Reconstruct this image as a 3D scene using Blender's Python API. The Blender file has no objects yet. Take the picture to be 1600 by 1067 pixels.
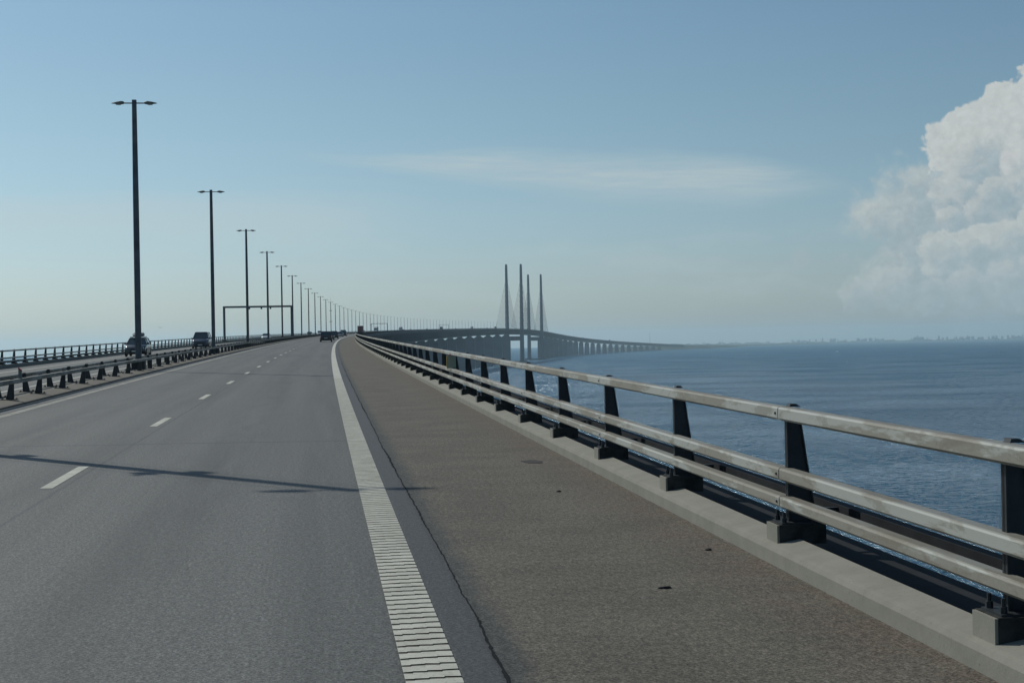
import bpy, math, random
import numpy as np
R = math.radians
scene = bpy.context.scene
rnd = random.Random(7)

# ------------------------------------------------------------------ camera, sky, sun, exposure
HC = 40.0                      # camera height above the sea
YAW, PITCH, ROLL = 0.12549, 0.0009965, 0.017471
cy, sy, cp, sp, cr, sr = math.cos(YAW), math.sin(YAW), math.cos(PITCH), math.sin(PITCH), math.cos(ROLL), math.sin(ROLL)
right0 = np.array([cy, -sy, 0.0]); fwd = np.array([sy*cp, cy*cp, sp]); up0 = np.cross(right0, fwd)
cright = cr*right0 - sr*up0; cup = sr*right0 + cr*up0
from mathutils import Matrix, Vector
cam_d = bpy.data.cameras.new('camera'); cam = bpy.data.objects.new('camera', cam_d)
scene.collection.objects.link(cam)
cam.matrix_world = Matrix(((cright[0], cup[0], -fwd[0], 0), (cright[1], cup[1], -fwd[1], 0), (cright[2], cup[2], -fwd[2], HC), (0, 0, 0, 1)))
cam_d.sensor_fit = 'HORIZONTAL'; cam_d.sensor_width = 36.0; cam_d.lens = 54.0
cam_d.clip_start = 0.1; cam_d.clip_end = 150000
scene.camera = cam

SUN_EL = R(43.0); SUN_AZ = math.atan2(-0.648, 0.762)        # azimuth from +Y towards +X
sdir = Vector((math.sin(SUN_AZ)*math.cos(SUN_EL), math.cos(SUN_AZ)*math.cos(SUN_EL), math.sin(SUN_EL)))
sun_d = bpy.data.lights.new('sun', 'SUN'); sun_d.energy = 5.0; sun_d.angle = R(0.55); sun_d.color = (1.0, 0.95, 0.86)
sun = bpy.data.objects.new('sun', sun_d); scene.collection.objects.link(sun)
sun.rotation_euler = sdir.to_track_quat('Z', 'Y').to_euler(); sun.location = (0, 0, 400)

scene.view_settings.view_transform = 'Standard'; scene.view_settings.look = 'None'
scene.view_settings.gamma = 1.0; scene.view_settings.use_curve_mapping = False
scene.view_settings.exposure = -0.75
scene.render.engine = 'CYCLES'
scene.cycles.volume_bounces = 1
scene.cycles.max_bounces = 6
scene.cycles.use_adaptive_sampling = True

class G:
    """tiny expression helper on top of a node tree"""
    def __init__(s, nt): s.nt = nt
    def new(s, t, **k):
        n = s.nt.nodes.new(t)
        for a, b in k.items(): setattr(n, a, b)
        return n
    def put(s, sock, v):
        if isinstance(v, bpy.types.NodeSocket): s.nt.links.new(v, sock)
        else: sock.default_value = v
    def m(s, op, a, b=0.0, c=0.0, clamp=False):
        n = s.new('ShaderNodeMath', operation=op); n.use_clamp = clamp
        for i, v in enumerate((a, b, c)): s.put(n.inputs[i], v)
        return n.outputs[0]
    def add(s, a, b): return s.m('ADD', a, b)
    def sub(s, a, b): return s.m('SUBTRACT', a, b)
    def mul(s, a, b): return s.m('MULTIPLY', a, b)
    def sat(s, a): return s.m('ADD', a, 0.0, clamp=True)
    def band(s, x, lo, hi, soft):
        """1 inside lo..hi, soft edges"""
        a = s.m('DIVIDE', s.sub(x, lo), soft, clamp=True); b = s.m('DIVIDE', s.sub(hi, x), soft, clamp=True)
        return s.mul(a, b)
    def ramp(s, x, a, b, c=0.0, d=1.0, smooth=True):
        n = s.new('ShaderNodeMapRange', interpolation_type='SMOOTHSTEP' if smooth else 'LINEAR')
        for i, v in enumerate((x, a, b, c, d)): s.put(n.inputs[i], v)
        return n.outputs[0]
    def vec(s, x, y, z=0.0):
        n = s.new('ShaderNodeCombineXYZ')
        for i, v in enumerate((x, y, z)): s.put(n.inputs[i], v)
        return n.outputs[0]
    def noise(s, v, scale, detail=2, rough=0.5, col=False, dist=0.0):
        n = s.new('ShaderNodeTexNoise'); s.put(n.inputs['Vector'], v)
        n.inputs['Scale'].default_value = scale; n.inputs['Detail'].default_value = detail
        n.inputs['Roughness'].default_value = rough; n.inputs['Distortion'].default_value = dist
        return n.outputs['Color'] if col else n.outputs['Fac']
    def mix(s, f, a, b):
        n = s.new('ShaderNodeMix', data_type='RGBA')
        s.put(n.inputs[0], f)
        for i, v in ((6, a), (7, b)):
            if not isinstance(v, bpy.types.NodeSocket): v = tuple(v) + (1.0,) if len(v) == 3 else v
            s.put(n.inputs[i], v)
        return n.outputs[2]

world = bpy.data.worlds.new('World'); world.cycles.sampling_method = 'MANUAL'; world.cycles.sample_map_resolution = 512; scene.world = world; world.use_nodes = True
wt = world.node_tree; wt.nodes.clear(); g = G(wt)
sky = g.new('ShaderNodeTexSky', sky_type='NISHITA'); sky.sun_disc = False
sky.sun_elevation = SUN_EL; sky.sun_rotation = SUN_AZ
sky.altitude = 0.0; sky.air_density = 1.0; sky.dust_density = 0.7; sky.ozone_density = 1.5
geo = g.new('ShaderNodeTexCoord'); sep = g.new('ShaderNodeSeparateXYZ'); wt.links.new(geo.outputs['Generated'], sep.inputs[0])
X, Y, Z = sep.outputs
az = g.m('ARCTAN2', X, Y); el = g.m('ARCSINE', Z)
# thin cirrus veils far above the strait
wv = g.vec(g.mul(az, 5.0), g.mul(el, 34.0), 0.3)
n1 = g.noise(wv, 1.3, 5, 0.62); n2 = g.noise(g.vec(g.mul(az, 9.0), g.mul(el, 80.0), 4.0), 2.4, 6, 0.65)
nn = g.add(g.mul(g.sub(n1, 0.5), 0.016), g.mul(g.sub(n2, 0.5), 0.006))
# streak above the pylons: spindle along a gently dropping line
cl = g.sub(g.add(0.1175, g.mul(nn, 1.0)), g.mul(g.sub(az, 0.05), 0.075))
hw = g.mul(g.ramp(az, 0.0, 0.24, 0.005, 0.0160), g.ramp(az, 0.26, 0.345, 1.0, 0.25))
d1 = g.m('DIVIDE', g.m('ABSOLUTE', g.sub(el, cl)), hw)
streak = g.mul(g.ramp(d1, 0.1, 1.5, 1.0, 0.0), g.mul(g.ramp(az, -0.04, 0.1, 0.0, 1.0), g.ramp(az, 0.27, 0.36, 1.0, 0.0)))
fib = g.noise(g.vec(g.mul(az, 7.0), g.mul(g.add(el, g.mul(az, .06)), 190.0), 7.0), 1.6, 6, 0.68, dist=.6)
streak = g.mul(streak, g.mul(g.ramp(n2, 0.3, 0.65, 0.6, 1.0), g.ramp(fib, 0.32, 0.66, 0.70, 1.08)))
# broad veil at the left
c2 = g.add(0.083, g.mul(nn, 1.6)); d2 = g.m('DIVIDE', g.m('ABSOLUTE', g.sub(el, c2)), 0.014)
veil = g.mul(g.ramp(d2, 0.2, 1.8, 1.0, 0.0), g.ramp(az, -0.02, 0.09, 1.0, 0.0))
# low broken haze clouds near the horizon
n3 = g.noise(g.vec(g.mul(az, 9.0), g.mul(el, 30.0), 9.0), 1.6, 5, 0.6)
low = g.mul(g.ramp(n3, 0.45, 0.72), g.mul(g.ramp(el, 0.0, 0.03), g.ramp(el, 0.05, 0.1, 1.0, 0.0)))
cmask = g.m('ADD', g.add(g.mul(streak, 0.56), g.mul(veil, 0.34)), g.mul(low, 0.16), clamp=True)
tint = g.new('ShaderNodeMix', data_type='RGBA', blend_type='MULTIPLY'); tint.inputs[0].default_value = 1.0
wt.links.new(sky.outputs[0], tint.inputs[6]); wt.links.new(g.mix(g.ramp(el, 0.01, 0.16), (0.82, 0.98, 1.22), (0.84, 1.01, 1.035)), tint.inputs[7])
dim = g.new('ShaderNodeVectorMath', operation='SCALE'); wt.links.new(tint.outputs[2], dim.inputs[0]); wt.links.new(g.ramp(az, -0.25, 0.5, 1.04, 0.92, smooth=False), dim.inputs['Scale'])
plain = dim.outputs[0]; cirrus = g.mix(cmask, plain, (7.3, 8.2, 8.2)); skyc = cirrus
# towering cumulus far beyond the strait: overlapping cauliflower layers in direction space
# (unit 1/2400 rad: u grows to the right of the bridge axis, w downwards)
U = g.add(g.mul(g.sub(az, 0.12549), 2400.0), 800.0); W = g.sub(536.0, g.add(g.mul(el, 2400.0), g.mul(g.sub(U, 800.0), 0.0175)))
pv = g.vec(g.mul(U, .01), g.mul(W, .01), 2.0)
def cumulus(circles, seed, soft, amp, rim, body, depth, strength):
    v0 = g.vec(g.add(g.mul(U, .01), seed), g.mul(W, .01), seed)
    wq = g.new('ShaderNodeVectorMath', operation='MULTIPLY_ADD'); wt.links.new(g.noise(v0, 3.0, 4, .6, col=True), wq.inputs[0]); wq.inputs[1].default_value = (.28, .28, 0); wt.links.new(v0, wq.inputs[2]); v = wq.outputs[0]
    def vor(sc, z):
        n = g.new('ShaderNodeTexVoronoi', feature='SMOOTH_F1'); g.put(n.inputs['Vector'], v); n.inputs['Scale'].default_value = sc; n.inputs['Smoothness'].default_value = .35
        return n.outputs['Distance']
    bil = g.add(g.mul(g.sub(.45, vor(2.6, 0)), .9), g.add(g.mul(g.sub(.45, vor(6.0, 0)), .55), g.mul(g.sub(.45, vor(14.0, 0)), .32)))
    fb = g.noise(v, 2.4, 8, .66)
    def field(ox, oy):
        D = None
        for x, y, r in circles:
            dx = g.sub(U, x+ox); dy = g.sub(W, y+oy); d = g.sub(r, g.m('SQRT', g.add(g.mul(dx, dx), g.mul(dy, dy))))
            D = d if D is None else g.m('SMOOTH_MAX', D, d, 8.0)
        return D
    D = field(0, 0); Dl = field(depth*.45, depth*.55)     # Dl: the same field seen from the sun's side (upper left)
    D = g.add(g.add(D, 11.0), g.add(g.mul(bil, amp), g.mul(g.sub(fb, .5), amp*1.1)))
    mask = g.ramp(D, 0.0, soft)
    t = g.ramp(g.sub(g.add(g.add(Dl, 11.0), g.mul(g.sub(g.noise(v, 3.2, 8, .68), .5), depth*2.1)), g.mul(bil, depth*.5)), -depth*.35, depth*1.1)
    tx = g.add(g.mul(g.sub(g.noise(v, 7.0, 8, .70), .5), .38), g.mul(g.sub(vor(9.0, 0), .3), -.10))
    sc_ = g.new('ShaderNodeVectorMath', operation='SCALE'); wt.links.new(g.mix(t, rim, body), sc_.inputs[0]); wt.links.new(g.add(1.0, tx), sc_.inputs['Scale'])
    return g.mul(mask, strength), sc_.outputs[0]
fadeh = g.ramp(W, 380.0, 520.0, 1.0, 0.5)
layers = [
    ([(1425, 335, 78), (1360, 345, 46), (1430, 420, 80), (1400, 285, 32), (1520, 420, 110), (1650, 420, 120), (1350, 440, 30)], 1.3, 44.0, 30.0, (6.79, 7.44, 7.34), (4.91, 6.02, 6.45), 60.0, .88),
    ([(1668, 140, 76), (1622, 160, 46), (1588, 178, 28), (1545, 186, 28), (1506, 208, 28), (1470, 236, 26), (1468, 252, 24), (1555, 275, 88), (1660, 300, 120)], 3.7, 6.0, 19.0, (7.61, 8.07, 7.97), (5.25, 6.39, 6.75), 110.0, .96),
    ([(1506, 262, 36), (1494, 315, 48), (1560, 325, 56), (1458, 308, 20), (1620, 300, 60)], 6.1, 8.0, 17.0, (7.30, 7.75, 7.65), (3.84, 5.27, 6.05), 44.0, .78),
    ([(1612, 262, 34), (1562, 270, 12), (1640, 300, 46)], 9.4, 8.0, 15.0, (7.83, 8.16, 8.08), (4.46, 5.84, 6.45), 30.0, .86),
    ([(1536, 312, 20), (1512, 348, 22), (1566, 345, 26), (1590, 322, 22), (1470, 352, 18)], 21.0, 7.0, 14.0, (7.19, 7.66, 7.55), (4.46, 5.74, 6.36), 26.0, .72),
    ([(1618, 362, 48), (1560, 398, 44), (1508, 402, 36), (1600, 430, 60), (1455, 400, 28)], 12.2, 9.0, 18.0, (7.30, 7.85, 7.65), (4.63, 5.93, 6.45), 40.0, .80),
    ([(1600, 446, 44), (1548, 450, 32), (1492, 456, 28), (1384, 452, 28), (1335, 464, 22), (1440, 464, 24)], 15.8, 11.0, 17.0, (6.79, 7.44, 7.44), (4.46, 5.74, 6.36), 32.0, .70),
    ([(1245, 405, 13), (1312, 408, 8)], 18.0, 16.0, 12.0, (5.84, 6.71, 6.91), (4.72, 5.84, 6.36), 36.0, .35),
]
for L in layers:
    mk, colr = cumulus(*L)
    skyc = g.mix(g.mul(mk, fadeh), skyc, colr)
SKY = 0.12
def backdrop(c):
    b_ = g.new('ShaderNodeBackground'); wt.links.new(c, b_.inputs[0]); b_.inputs[1].default_value = SKY; return b_.outputs[0]
def choose(f, a, b):
    x = g.new('ShaderNodeMixShader'); g.put(x.inputs[0], f); wt.links.new(a, x.inputs[1]); wt.links.new(b, x.inputs[2]); return x.outputs[0]
inband = g.mul(g.m('GREATER_THAN', el, 0.0), g.m('LESS_THAN', el, 0.17))
in_ci = g.mul(inband, g.m('LESS_THAN', g.m('ABSOLUTE', az), 0.8))
in_cu = g.mul(g.mul(g.m('GREATER_THAN', el, 0.0), g.m('LESS_THAN', el, 0.26)), g.mul(g.m('GREATER_THAN', az, 0.285), g.m('LESS_THAN', az, 0.62)))
wo = g.new('ShaderNodeOutputWorld')
wt.links.new(choose(in_cu, choose(in_ci, backdrop(plain), backdrop(cirrus)), backdrop(skyc)), wo.inputs[0])

# ------------------------------------------------------------------ the route of the bridge
RE = 7.4e6
P_H = 1.9059; ZR = HC - P_H
S = np.arange(-200, 9001, 5.0)
kn = [0, 1000, 2000, 2700, 2950, 3185, 4000, 4400, 6900, 9000]
kv = [7.58, 8.5, 8.62, 8.48, 0.16, -3.06, 3.24, 8.04, 4.88, 4.88]
zn = [0, 500, 1000, 1700, 2400, 3000, 3500, 4000, 4600, 5200, 5800, 6400, 7000]
zv = [11.09, 9.26, 10.88, 10.79, 10.49, 6.95, -1.86, -10.96, -15.08, -14.66, -12.98, -13.12, -14.64]
psi_t = np.cumsum(np.interp(S, kn, kv)*1e-5)*5; psi_t -= np.interp(0, S, psi_t)
x_t = np.cumsum(np.sin(psi_t))*5; x_t -= np.interp(0, S, x_t)
y_t = np.cumsum(np.cos(psi_t))*5; y_t -= np.interp(0, S, y_t)
z_t = np.cumsum(np.interp(S, zn, zv)*1e-3)*5; z_t -= np.interp(0, S, z_t)
def pt(s, n, dz):
    """road coordinates (distance, offset to the right, height above the roadway) -> world"""
    s = np.asarray(s, float); n = np.asarray(n, float); dz = np.asarray(dz, float)
    ps = np.interp(s, S, psi_t)
    X = np.interp(s, S, x_t) + n*np.cos(ps); Y = np.interp(s, S, y_t) - n*np.sin(ps)
    Zz = np.interp(s, S, z_t) + ZR + dz + 0.017647*n*np.exp(-np.maximum(s, 0)/400.0) - 0.02424*(np.abs(n+8.6)-8.6)
    return np.stack([X, Y, Zz - (X*X+Y*Y)/2/RE], -1)
def head(s): return float(np.interp(s, S, psi_t))
def drop(x, y): return -(x*x+y*y)/2/RE

# ------------------------------------------------------------------ mesh building
class MB:
    def __init__(s): s.v = []; s.f = []; s.uv = None; s.n = 0; s.uvs = []
    def add(s, verts, faces):
        s.v.append(np.asarray(verts, float).reshape(-1, 3))
        s.f += [tuple(i + s.n for i in fc) for fc in faces]
        s.n += len(s.v[-1])
    def hexa(s, c):
        """8 corners: bottom 4 ccw, top 4 ccw"""
        s.add(c, [(3, 2, 1, 0), (4, 5, 6, 7), (0, 1, 5, 4), (1, 2, 6, 5), (2, 3, 7, 6), (3, 0, 4, 7)])
    def box(s, x0, x1, y0, y1, z0, z1):
        s.hexa([(x0, y0, z0), (x1, y0, z0), (x1, y1, z0), (x0, y1, z0), (x0, y0, z1), (x1, y0, z1), (x1, y1, z1), (x0, y1, z1)])
    def rbox(s, s0, s1, n0, n1, z0, z1, n0t=None, n1t=None):
        """box in road coordinates (top edges may be set in)"""
        n0t = n0 if n0t is None else n0t; n1t = n1 if n1t is None else n1t
        s.hexa(pt([s0, s0, s1, s1, s0, s0, s1, s1], [n0, n1, n1, n0, n0t, n1t, n1t, n0t], [z0]*4+[z1]*4))
    def loft(s, rings, cap=True, closed=True):
        k = len(rings[0]); base = s.n; fs = []
        for r in range(len(rings)-1):
            for i in range(k if closed else k-1):
                a = r*k+i; b = r*k+(i+1) % k
                fs.append((a, b, b+k, a+k))
        if cap: fs += [tuple(range(k))[::-1], tuple((len(rings)-1)*k+i for i in range(k))]
        s.add(np.concatenate([np.asarray(r, float) for r in rings]), fs)
    def tube(s, a, b, r0, r1=None, k=8, cap=True):
        a = np.asarray(a, float); b = np.asarray(b, float); r1 = r0 if r1 is None else r1
        d = b-a; d /= np.linalg.norm(d); h = np.array([0, 0, 1.0]) if abs(d[2]) < .9 else np.array([1.0, 0, 0])
        u = np.cross(h, d); u /= np.linalg.norm(u); w = np.cross(d, u)
        t = [2*math.pi*i/k for i in range(k)]
        s.loft([[a+r0*(math.cos(q)*u+math.sin(q)*w) for q in t], [b+r1*(math.cos(q)*u+math.sin(q)*w) for q in t]], cap)
    def build(s, name, mat, parent=None, origin=(0, 0, 0), smooth=False, bevel=0.0):
        me = bpy.data.meshes.new(name); v = np.concatenate(s.v) - np.asarray(origin, float)
        me.from_pydata([tuple(p) for p in v], [], s.f); me.materials.append(mat)
        me.update()
        if smooth: me.polygons.foreach_set('use_smooth', [True]*len(me.polygons))
        o = bpy.data.objects.new(name, me); scene.collection.objects.link(o)
        if parent is not None: o.parent = parent
        if bevel:
            b = o.modifiers.new('bevel', 'BEVEL'); b.width = bevel; b.segments = 2; b.limit_method = 'ANGLE'
        return o

def sweep(name, profile, ss, mat, parent=None, closed=False, cap=False, smooth=False, mb=None, build=True):
    """extrude an open/closed (n, dz) profile along the route, uv = (n or arc length, s)"""
    ss = np.asarray(ss, float); k = len(profile); pn = np.array([p[0] for p in profile]); pz = np.array([p[1] for p in profile])
    V = pt(np.repeat(ss, k), np.tile(pn, len(ss)), np.tile(pz, len(ss)))
    F = []; kk = k if closed else k-1
    for r in range(len(ss)-1):
        for i in range(kk):
            a = r*k+i; b = r*k+(i+1) % k
            F.append((a, b, b+k, a+k))
    if cap and closed: F += [tuple(range(k))[::-1], tuple((len(ss)-1)*k+i for i in range(k))]
    m = mb or MB(); m.add(V, F)
    UV = np.stack([np.tile(pn, len(ss)), np.repeat(ss, k)], -1); m.uvs.append(UV)
    if not build: return m
    return finish_uv(m, name, mat, parent, smooth)
def finish_uv(m, name, mat, parent=None, smooth=False):
    o = m.build(name, mat, parent, smooth=smooth); me = o.data
    UV = np.concatenate(m.uvs); lay = me.uv_layers.new(name='route')
    idx = np.empty(len(me.loops), dtype=np.int32); me.loops.foreach_get('vertex_index', idx)
    lay.data.foreach_set('uv', UV[idx].astype(np.float32).ravel())
    return o
def srange(a, b):
    out = [a]
    while out[-1] < b:
        s = abs(out[-1]); out.append(out[-1] + (2.0 if s < 120 else 4.0 if s < 400 else 10.0 if s < 1500 else 20.0))
    out[-1] = b; return out

def tag(o, label=None, cat=None, group=None, kind=None):
    if label: o['label'] = label
    if cat: o['category'] = cat
    if group: o['group'] = group
    if kind: o['kind'] = kind
    return o
def empty(name, loc, rot=(0, 0, 0)):
    o = bpy.data.objects.new(name, None); scene.collection.objects.link(o); o.location = loc; o.rotation_euler = rot
    o.empty_display_size = 0.3; return o
def children(o): return [c for c in bpy.data.objects if c.parent == o]
def copy_tree(o, parent=None, kids=None):
    c = o.copy(); scene.collection.objects.link(c); c.parent = parent
    for ch in kids[o.name] if kids is not None else children(o): copy_tree(ch, c, kids)
    return c
def kid_map(root):
    km = {}
    def rec(o):
        km[o.name] = children(o)
        for ch in km[o.name]: rec(ch)
    rec(root); return km

# ------------------------------------------------------------------ materials
def mat(name, col, rough=0.6, metal=0.0, spec=0.5, bump=None, var=None):
    m = bpy.data.materials.new(name); m.use_nodes = True; nt = m.node_tree; b = nt.nodes['Principled BSDF']; q = G(nt)
    b.inputs['Base Color'].default_value = (*col, 1); b.inputs['Roughness'].default_value = rough
    b.inputs['Metallic'].default_value = metal; b.inputs['Specular IOR Level'].default_value = spec
    tc = q.new('ShaderNodeTexCoord').outputs['Object']
    if var:
        sc, amt = var; n = q.noise(tc, sc, 5, 0.6)
        lo = tuple(c*(1-amt) for c in col); hi = tuple(min(1, c*(1+amt)) for c in col)
        nt.links.new(q.mix(q.ramp(n, .3, .7), lo, hi), b.inputs['Base Color'])
    if bump:
        sc, st, dist = bump; bn = q.new('ShaderNodeBump'); bn.inputs['Strength'].default_value = st; bn.inputs['Distance'].default_value = dist
        nt.links.new(q.noise(tc, sc, 4, .6), bn.inputs['Height']); nt.links.new(bn.outputs[0], b.inputs['Normal'])
    return m
def route(q):
    u = q.new('ShaderNodeUVMap'); u.uv_map = 'route'; sx = q.new('ShaderNodeSeparateXYZ'); q.nt.links.new(u.outputs[0], sx.inputs[0])
    return sx.outputs[0], sx.outputs[1], u.outputs[0]

def asphalt(name, kind):
    m = bpy.data.materials.new(name); m.use_nodes = True; nt = m.node_tree; b = nt.nodes['Principled BSDF']; q = G(nt)
    n, s, uv = route(q)
    grit = q.noise(uv, 46, 4, 0.85); grit2 = q.noise(q.vec(q.mul(n, 1.0), q.mul(s, .55)), 19, 3, 0.7); patch = q.noise(uv, 0.9, 5, 0.6)
    streaks = q.noise(q.vec(q.mul(n, 1.6), q.mul(s, 0.05)), 1.0, 4, 0.6)
    if kind == 'road':
        base = q.mix(q.ramp(streaks, .3, .7), (0.056, 0.061, 0.057), (0.088, 0.093, 0.086))
        # polished wheel tracks a little lighter
        wt_ = None
        for c in (-0.65, -2.35, -4.4, -6.1, -12.0, -13.8, -15.7, -17.4):
            d = q.m('DIVIDE', q.sub(n, c), 0.42); e = q.m('EXPONENT', q.mul(q.mul(d, d), -1.0))
            wt_ = e if wt_ is None else q.add(wt_, e)
        base = q.mix(q.mul(q.sat(wt_), 0.45), base, (0.102, 0.106, 0.099))
        # drips of oil down the middle of the lanes and old wet-looking blotches
        oil = None
        for c in (-1.45, -5.2):
            d = q.m('DIVIDE', q.sub(n, c), 0.5); e = q.m('EXPONENT', q.mul(q.mul(d, d), -1.0)); oil = e if oil is None else q.add(oil, e)
        base = q.mix(q.mul(q.mul(q.sat(oil), q.ramp(q.noise(q.vec(q.mul(n, 3.0), q.mul(s, .4)), 1.0, 5, .65), .45, .62)), .35), base, (0.040, 0.043, 0.042))
        base = q.mix(q.ramp(patch, .60, .72, 0, .3), base, (0.045, 0.049, 0.048))
        # sealed seam along the lane line, with a wandering edge
        wob = q.mul(q.sub(q.noise(q.vec(0, s), 1.3, 4, .6), .5), 0.10)
        for c in (-3.14, -13.9):
            sm = q.band(q.add(n, wob), c-0.035, c+0.035, 0.02)
            base = q.mix(q.mul(sm, 0.55), base, (0.025, 0.03, 0.033))
        # transverse joints every 46 m
        sw = q.add(s, q.mul(q.sub(q.noise(q.vec(n, 0), 0.7, 3, .6), .5), 0.5))
        jm = q.m('MODULO', q.add(sw, 500.0-20.3), 46.0); jt = q.band(jm, 0.0, 0.20, 0.04)
        base = q.mix(q.mul(jt, 0.6), base, (0.02, 0.025, 0.03))
        # newer darker band at the right of the edge line
        base = q.mix(q.band(q.add(n, q.mul(wob, .3)), 0.66, 5.0, 0.12), base, (0.032, 0.038, 0.041))
        lo, hi = 0.15, 1.85
    else:
        base = q.mix(q.ramp(patch, .3, .7), (0.092, 0.085, 0.068), (0.120, 0.111, 0.088))
        base = q.mix(q.mul(q.band(q.add(n, q.mul(q.sub(patch, .5), 1.2)), 2.75, 9, 0.5), q.ramp(q.noise(uv, 2.3, 5, .65), .42, .62, .15, .8)), base, (0.112, 0.090, 0.072))
        # grey fringe of fresh binder by the crack, smeared outwards
        fr = q.add(q.sub(n, 0.99), q.mul(q.sub(q.noise(q.vec(q.mul(n, 2.0), s), 1.6, 5, .65), .5), .35))
        base = q.mix(q.ramp(fr, 0.02, 0.26, .75, 0.0), base, (0.040, 0.048, 0.050))
        lo, hi = 0.35, 1.6
    # the open crack between the two surfacings
    wob2 = q.add(q.mul(q.sub(q.noise(q.vec(0, s), 2.0, 6, .7), .5), 0.11), q.mul(q.sub(q.noise(uv, 22, 3, .7), .5), 0.05))
    ck = q.band(q.add(n, wob2), 0.94, 1.0, 0.03)
    base = q.mix(q.mul(ck, 0.6), base, (0.012, 0.014, 0.018))
    f = q.ramp(grit, .40, .60, lo, hi, smooth=False); f2 = q.ramp(grit2, .36, .64, .72, 1.3, smooth=False)
    mm = q.new('ShaderNodeVectorMath', operation='SCALE'); nt.links.new(base, mm.inputs[0]); nt.links.new(q.mul(f, f2), mm.inputs['Scale'])
    nt.links.new(mm.outputs[0], b.inputs['Base Color'])
    b.inputs['Roughness'].default_value = 0.72 if kind == 'road' else 0.85
    b.inputs['Specular IOR Level'].default_value = 0.45 if kind == 'road' else 0.25
    bn = q.new('ShaderNodeBump'); bn.inputs['Strength'].default_value = 0.7; bn.inputs['Distance'].default_value = 0.006
    nt.links.new(q.add(grit, q.mul(grit2, .6)), bn.inputs['Height']); nt.links.new(bn.outputs[0], b.inputs['Normal'])
    return m
M = {}
M['road'] = asphalt('asphalt', 'road'); M['shoulder'] = asphalt('shoulder_surfacing', 'shoulder')
def paint_mat():
    m = bpy.data.materials.new('road_paint'); m.use_nodes = True; nt = m.node_tree; b = nt.nodes['Principled BSDF']; q = G(nt)
    n, s, uv = route(q)
    w = q.noise(uv, 30, 4, .7); w2 = q.noise(uv, 2.2, 4, .6)
    c = q.mix(q.ramp(w2, .3, .7), (0.40, 0.40, 0.34), (0.52, 0.52, 0.45)); c = q.mix(q.ramp(w, .54, .70, 0, .65), c, (0.15, 0.15, 0.135)); c = q.mix(q.ramp(q.noise(uv, 7.0, 5, .7), .52, .68, 0, .35), c, (0.22, 0.22, 0.20))
    nt.links.new(c, b.inputs['Base Color']); b.inputs['Roughness'].default_value = .75; b.inputs['Specular IOR Level'].default_value = .25
    return m
M['paint'] = paint_mat(); M['oldpaint'] = mat('worn_road_paint', (0.27, 0.27, 0.235), .8, 0, .2, var=(2, .25))
M['film'] = mat('worn_paint_film', (0.185, 0.185, 0.155), .85, 0, .2, var=(9, .35))
def concrete_mat(name, a, bcol):
    m = bpy.data.materials.new(name); m.use_nodes = True; nt = m.node_tree; b = nt.nodes['Principled BSDF']; q = G(nt)
    tc = q.new('ShaderNodeTexCoord').outputs['Object']
    n1 = q.noise(tc, 3.0, 6, .65); n2 = q.noise(tc, 26, 4, .7)
    c = q.mix(q.ramp(n1, .3, .7), a, bcol); c = q.mix(q.ramp(n2, .58, .75, 0, .5), c, tuple(x*.5 for x in a))
    nt.links.new(c, b.inputs['Base Color']); b.inputs['Roughness'].default_value = .88; b.inputs['Specular IOR Level'].default_value = .25
    bn = q.new('ShaderNodeBump'); bn.inputs['Strength'].default_value = .45; bn.inputs['Distance'].default_value = .006
    nt.links.new(q.add(q.mul(n1, .25), n2), bn.inputs['Height']); nt.links.new(bn.outputs[0], b.inputs['Normal'])
    return m
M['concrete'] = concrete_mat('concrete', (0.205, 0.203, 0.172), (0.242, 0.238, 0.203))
M['plinth'] = concrete_mat('plinth_concrete', (0.10, 0.092, 0.075), (0.135, 0.125, 0.105))
M['median'] = concrete_mat('median_concrete', (0.12, 0.115, 0.095), (0.17, 0.16, 0.135))
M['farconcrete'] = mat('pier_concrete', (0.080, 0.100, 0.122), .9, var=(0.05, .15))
def rail_mat(dk=1.0, nm='galvanised_steel'):
    m = bpy.data.materials.new(nm); m.use_nodes = True; nt = m.node_tree; b = nt.nodes['Principled BSDF']; q = G(nt)
    n, s, uv = route(q)
    tc = q.new('ShaderNodeTexCoord').outputs['Object']
    so = q.new('ShaderNodeSeparateXYZ'); nt.links.new(tc, so.inputs[0]); zz = so.outputs[2]
    big = q.noise(q.vec(q.mul(n, 2.0), q.mul(s, .50), q.mul(zz, 3.1)), 1.0, 7, .62)
    drip = q.noise(q.vec(q.mul(n, 6.0), q.mul(s, 1.7), q.mul(zz, 5.0)), 1.0, 6, .7, dist=.8)
    fine = q.noise(tc, 40, 4, .7)
    c = q.mix(q.ramp(big, .475, .52), (0.36, 0.375, 0.34), (0.235, 0.228, 0.19))
    c = q.mix(q.mul(q.ramp(drip, .52, .62), .5), c, (0.16, 0.14, 0.105))
    c = q.mix(q.ramp(fine, .5, .8, 0, .3), c, (0.42, 0.43, 0.40))
    # upward faces keep more grime
    ge = q.new('ShaderNodeNewGeometry'); sx = q.new('ShaderNodeSeparateXYZ'); nt.links.new(ge.outputs['Normal'], sx.inputs[0])
    c = q.mix(q.ramp(sx.outputs[2], .75, .98, 0, .62), c, (0.125, 0.115, 0.09))
    sv = q.new('ShaderNodeVectorMath', operation='SCALE'); nt.links.new(c, sv.inputs[0]); sv.inputs['Scale'].default_value = dk
    nt.links.new(sv.outputs[0], b.inputs['Base Color']); b.inputs['Metallic'].default_value = .1
    nt.links.new(q.ramp(big, .4, .65, .55, .75), b.inputs['Roughness'])
    return m
M['rail'] = rail_mat(); M['medianrail'] = rail_mat(.62, 'shaded_median_steel')  # median copy of the rail steel, darkened in colour for its backlit side
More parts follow.
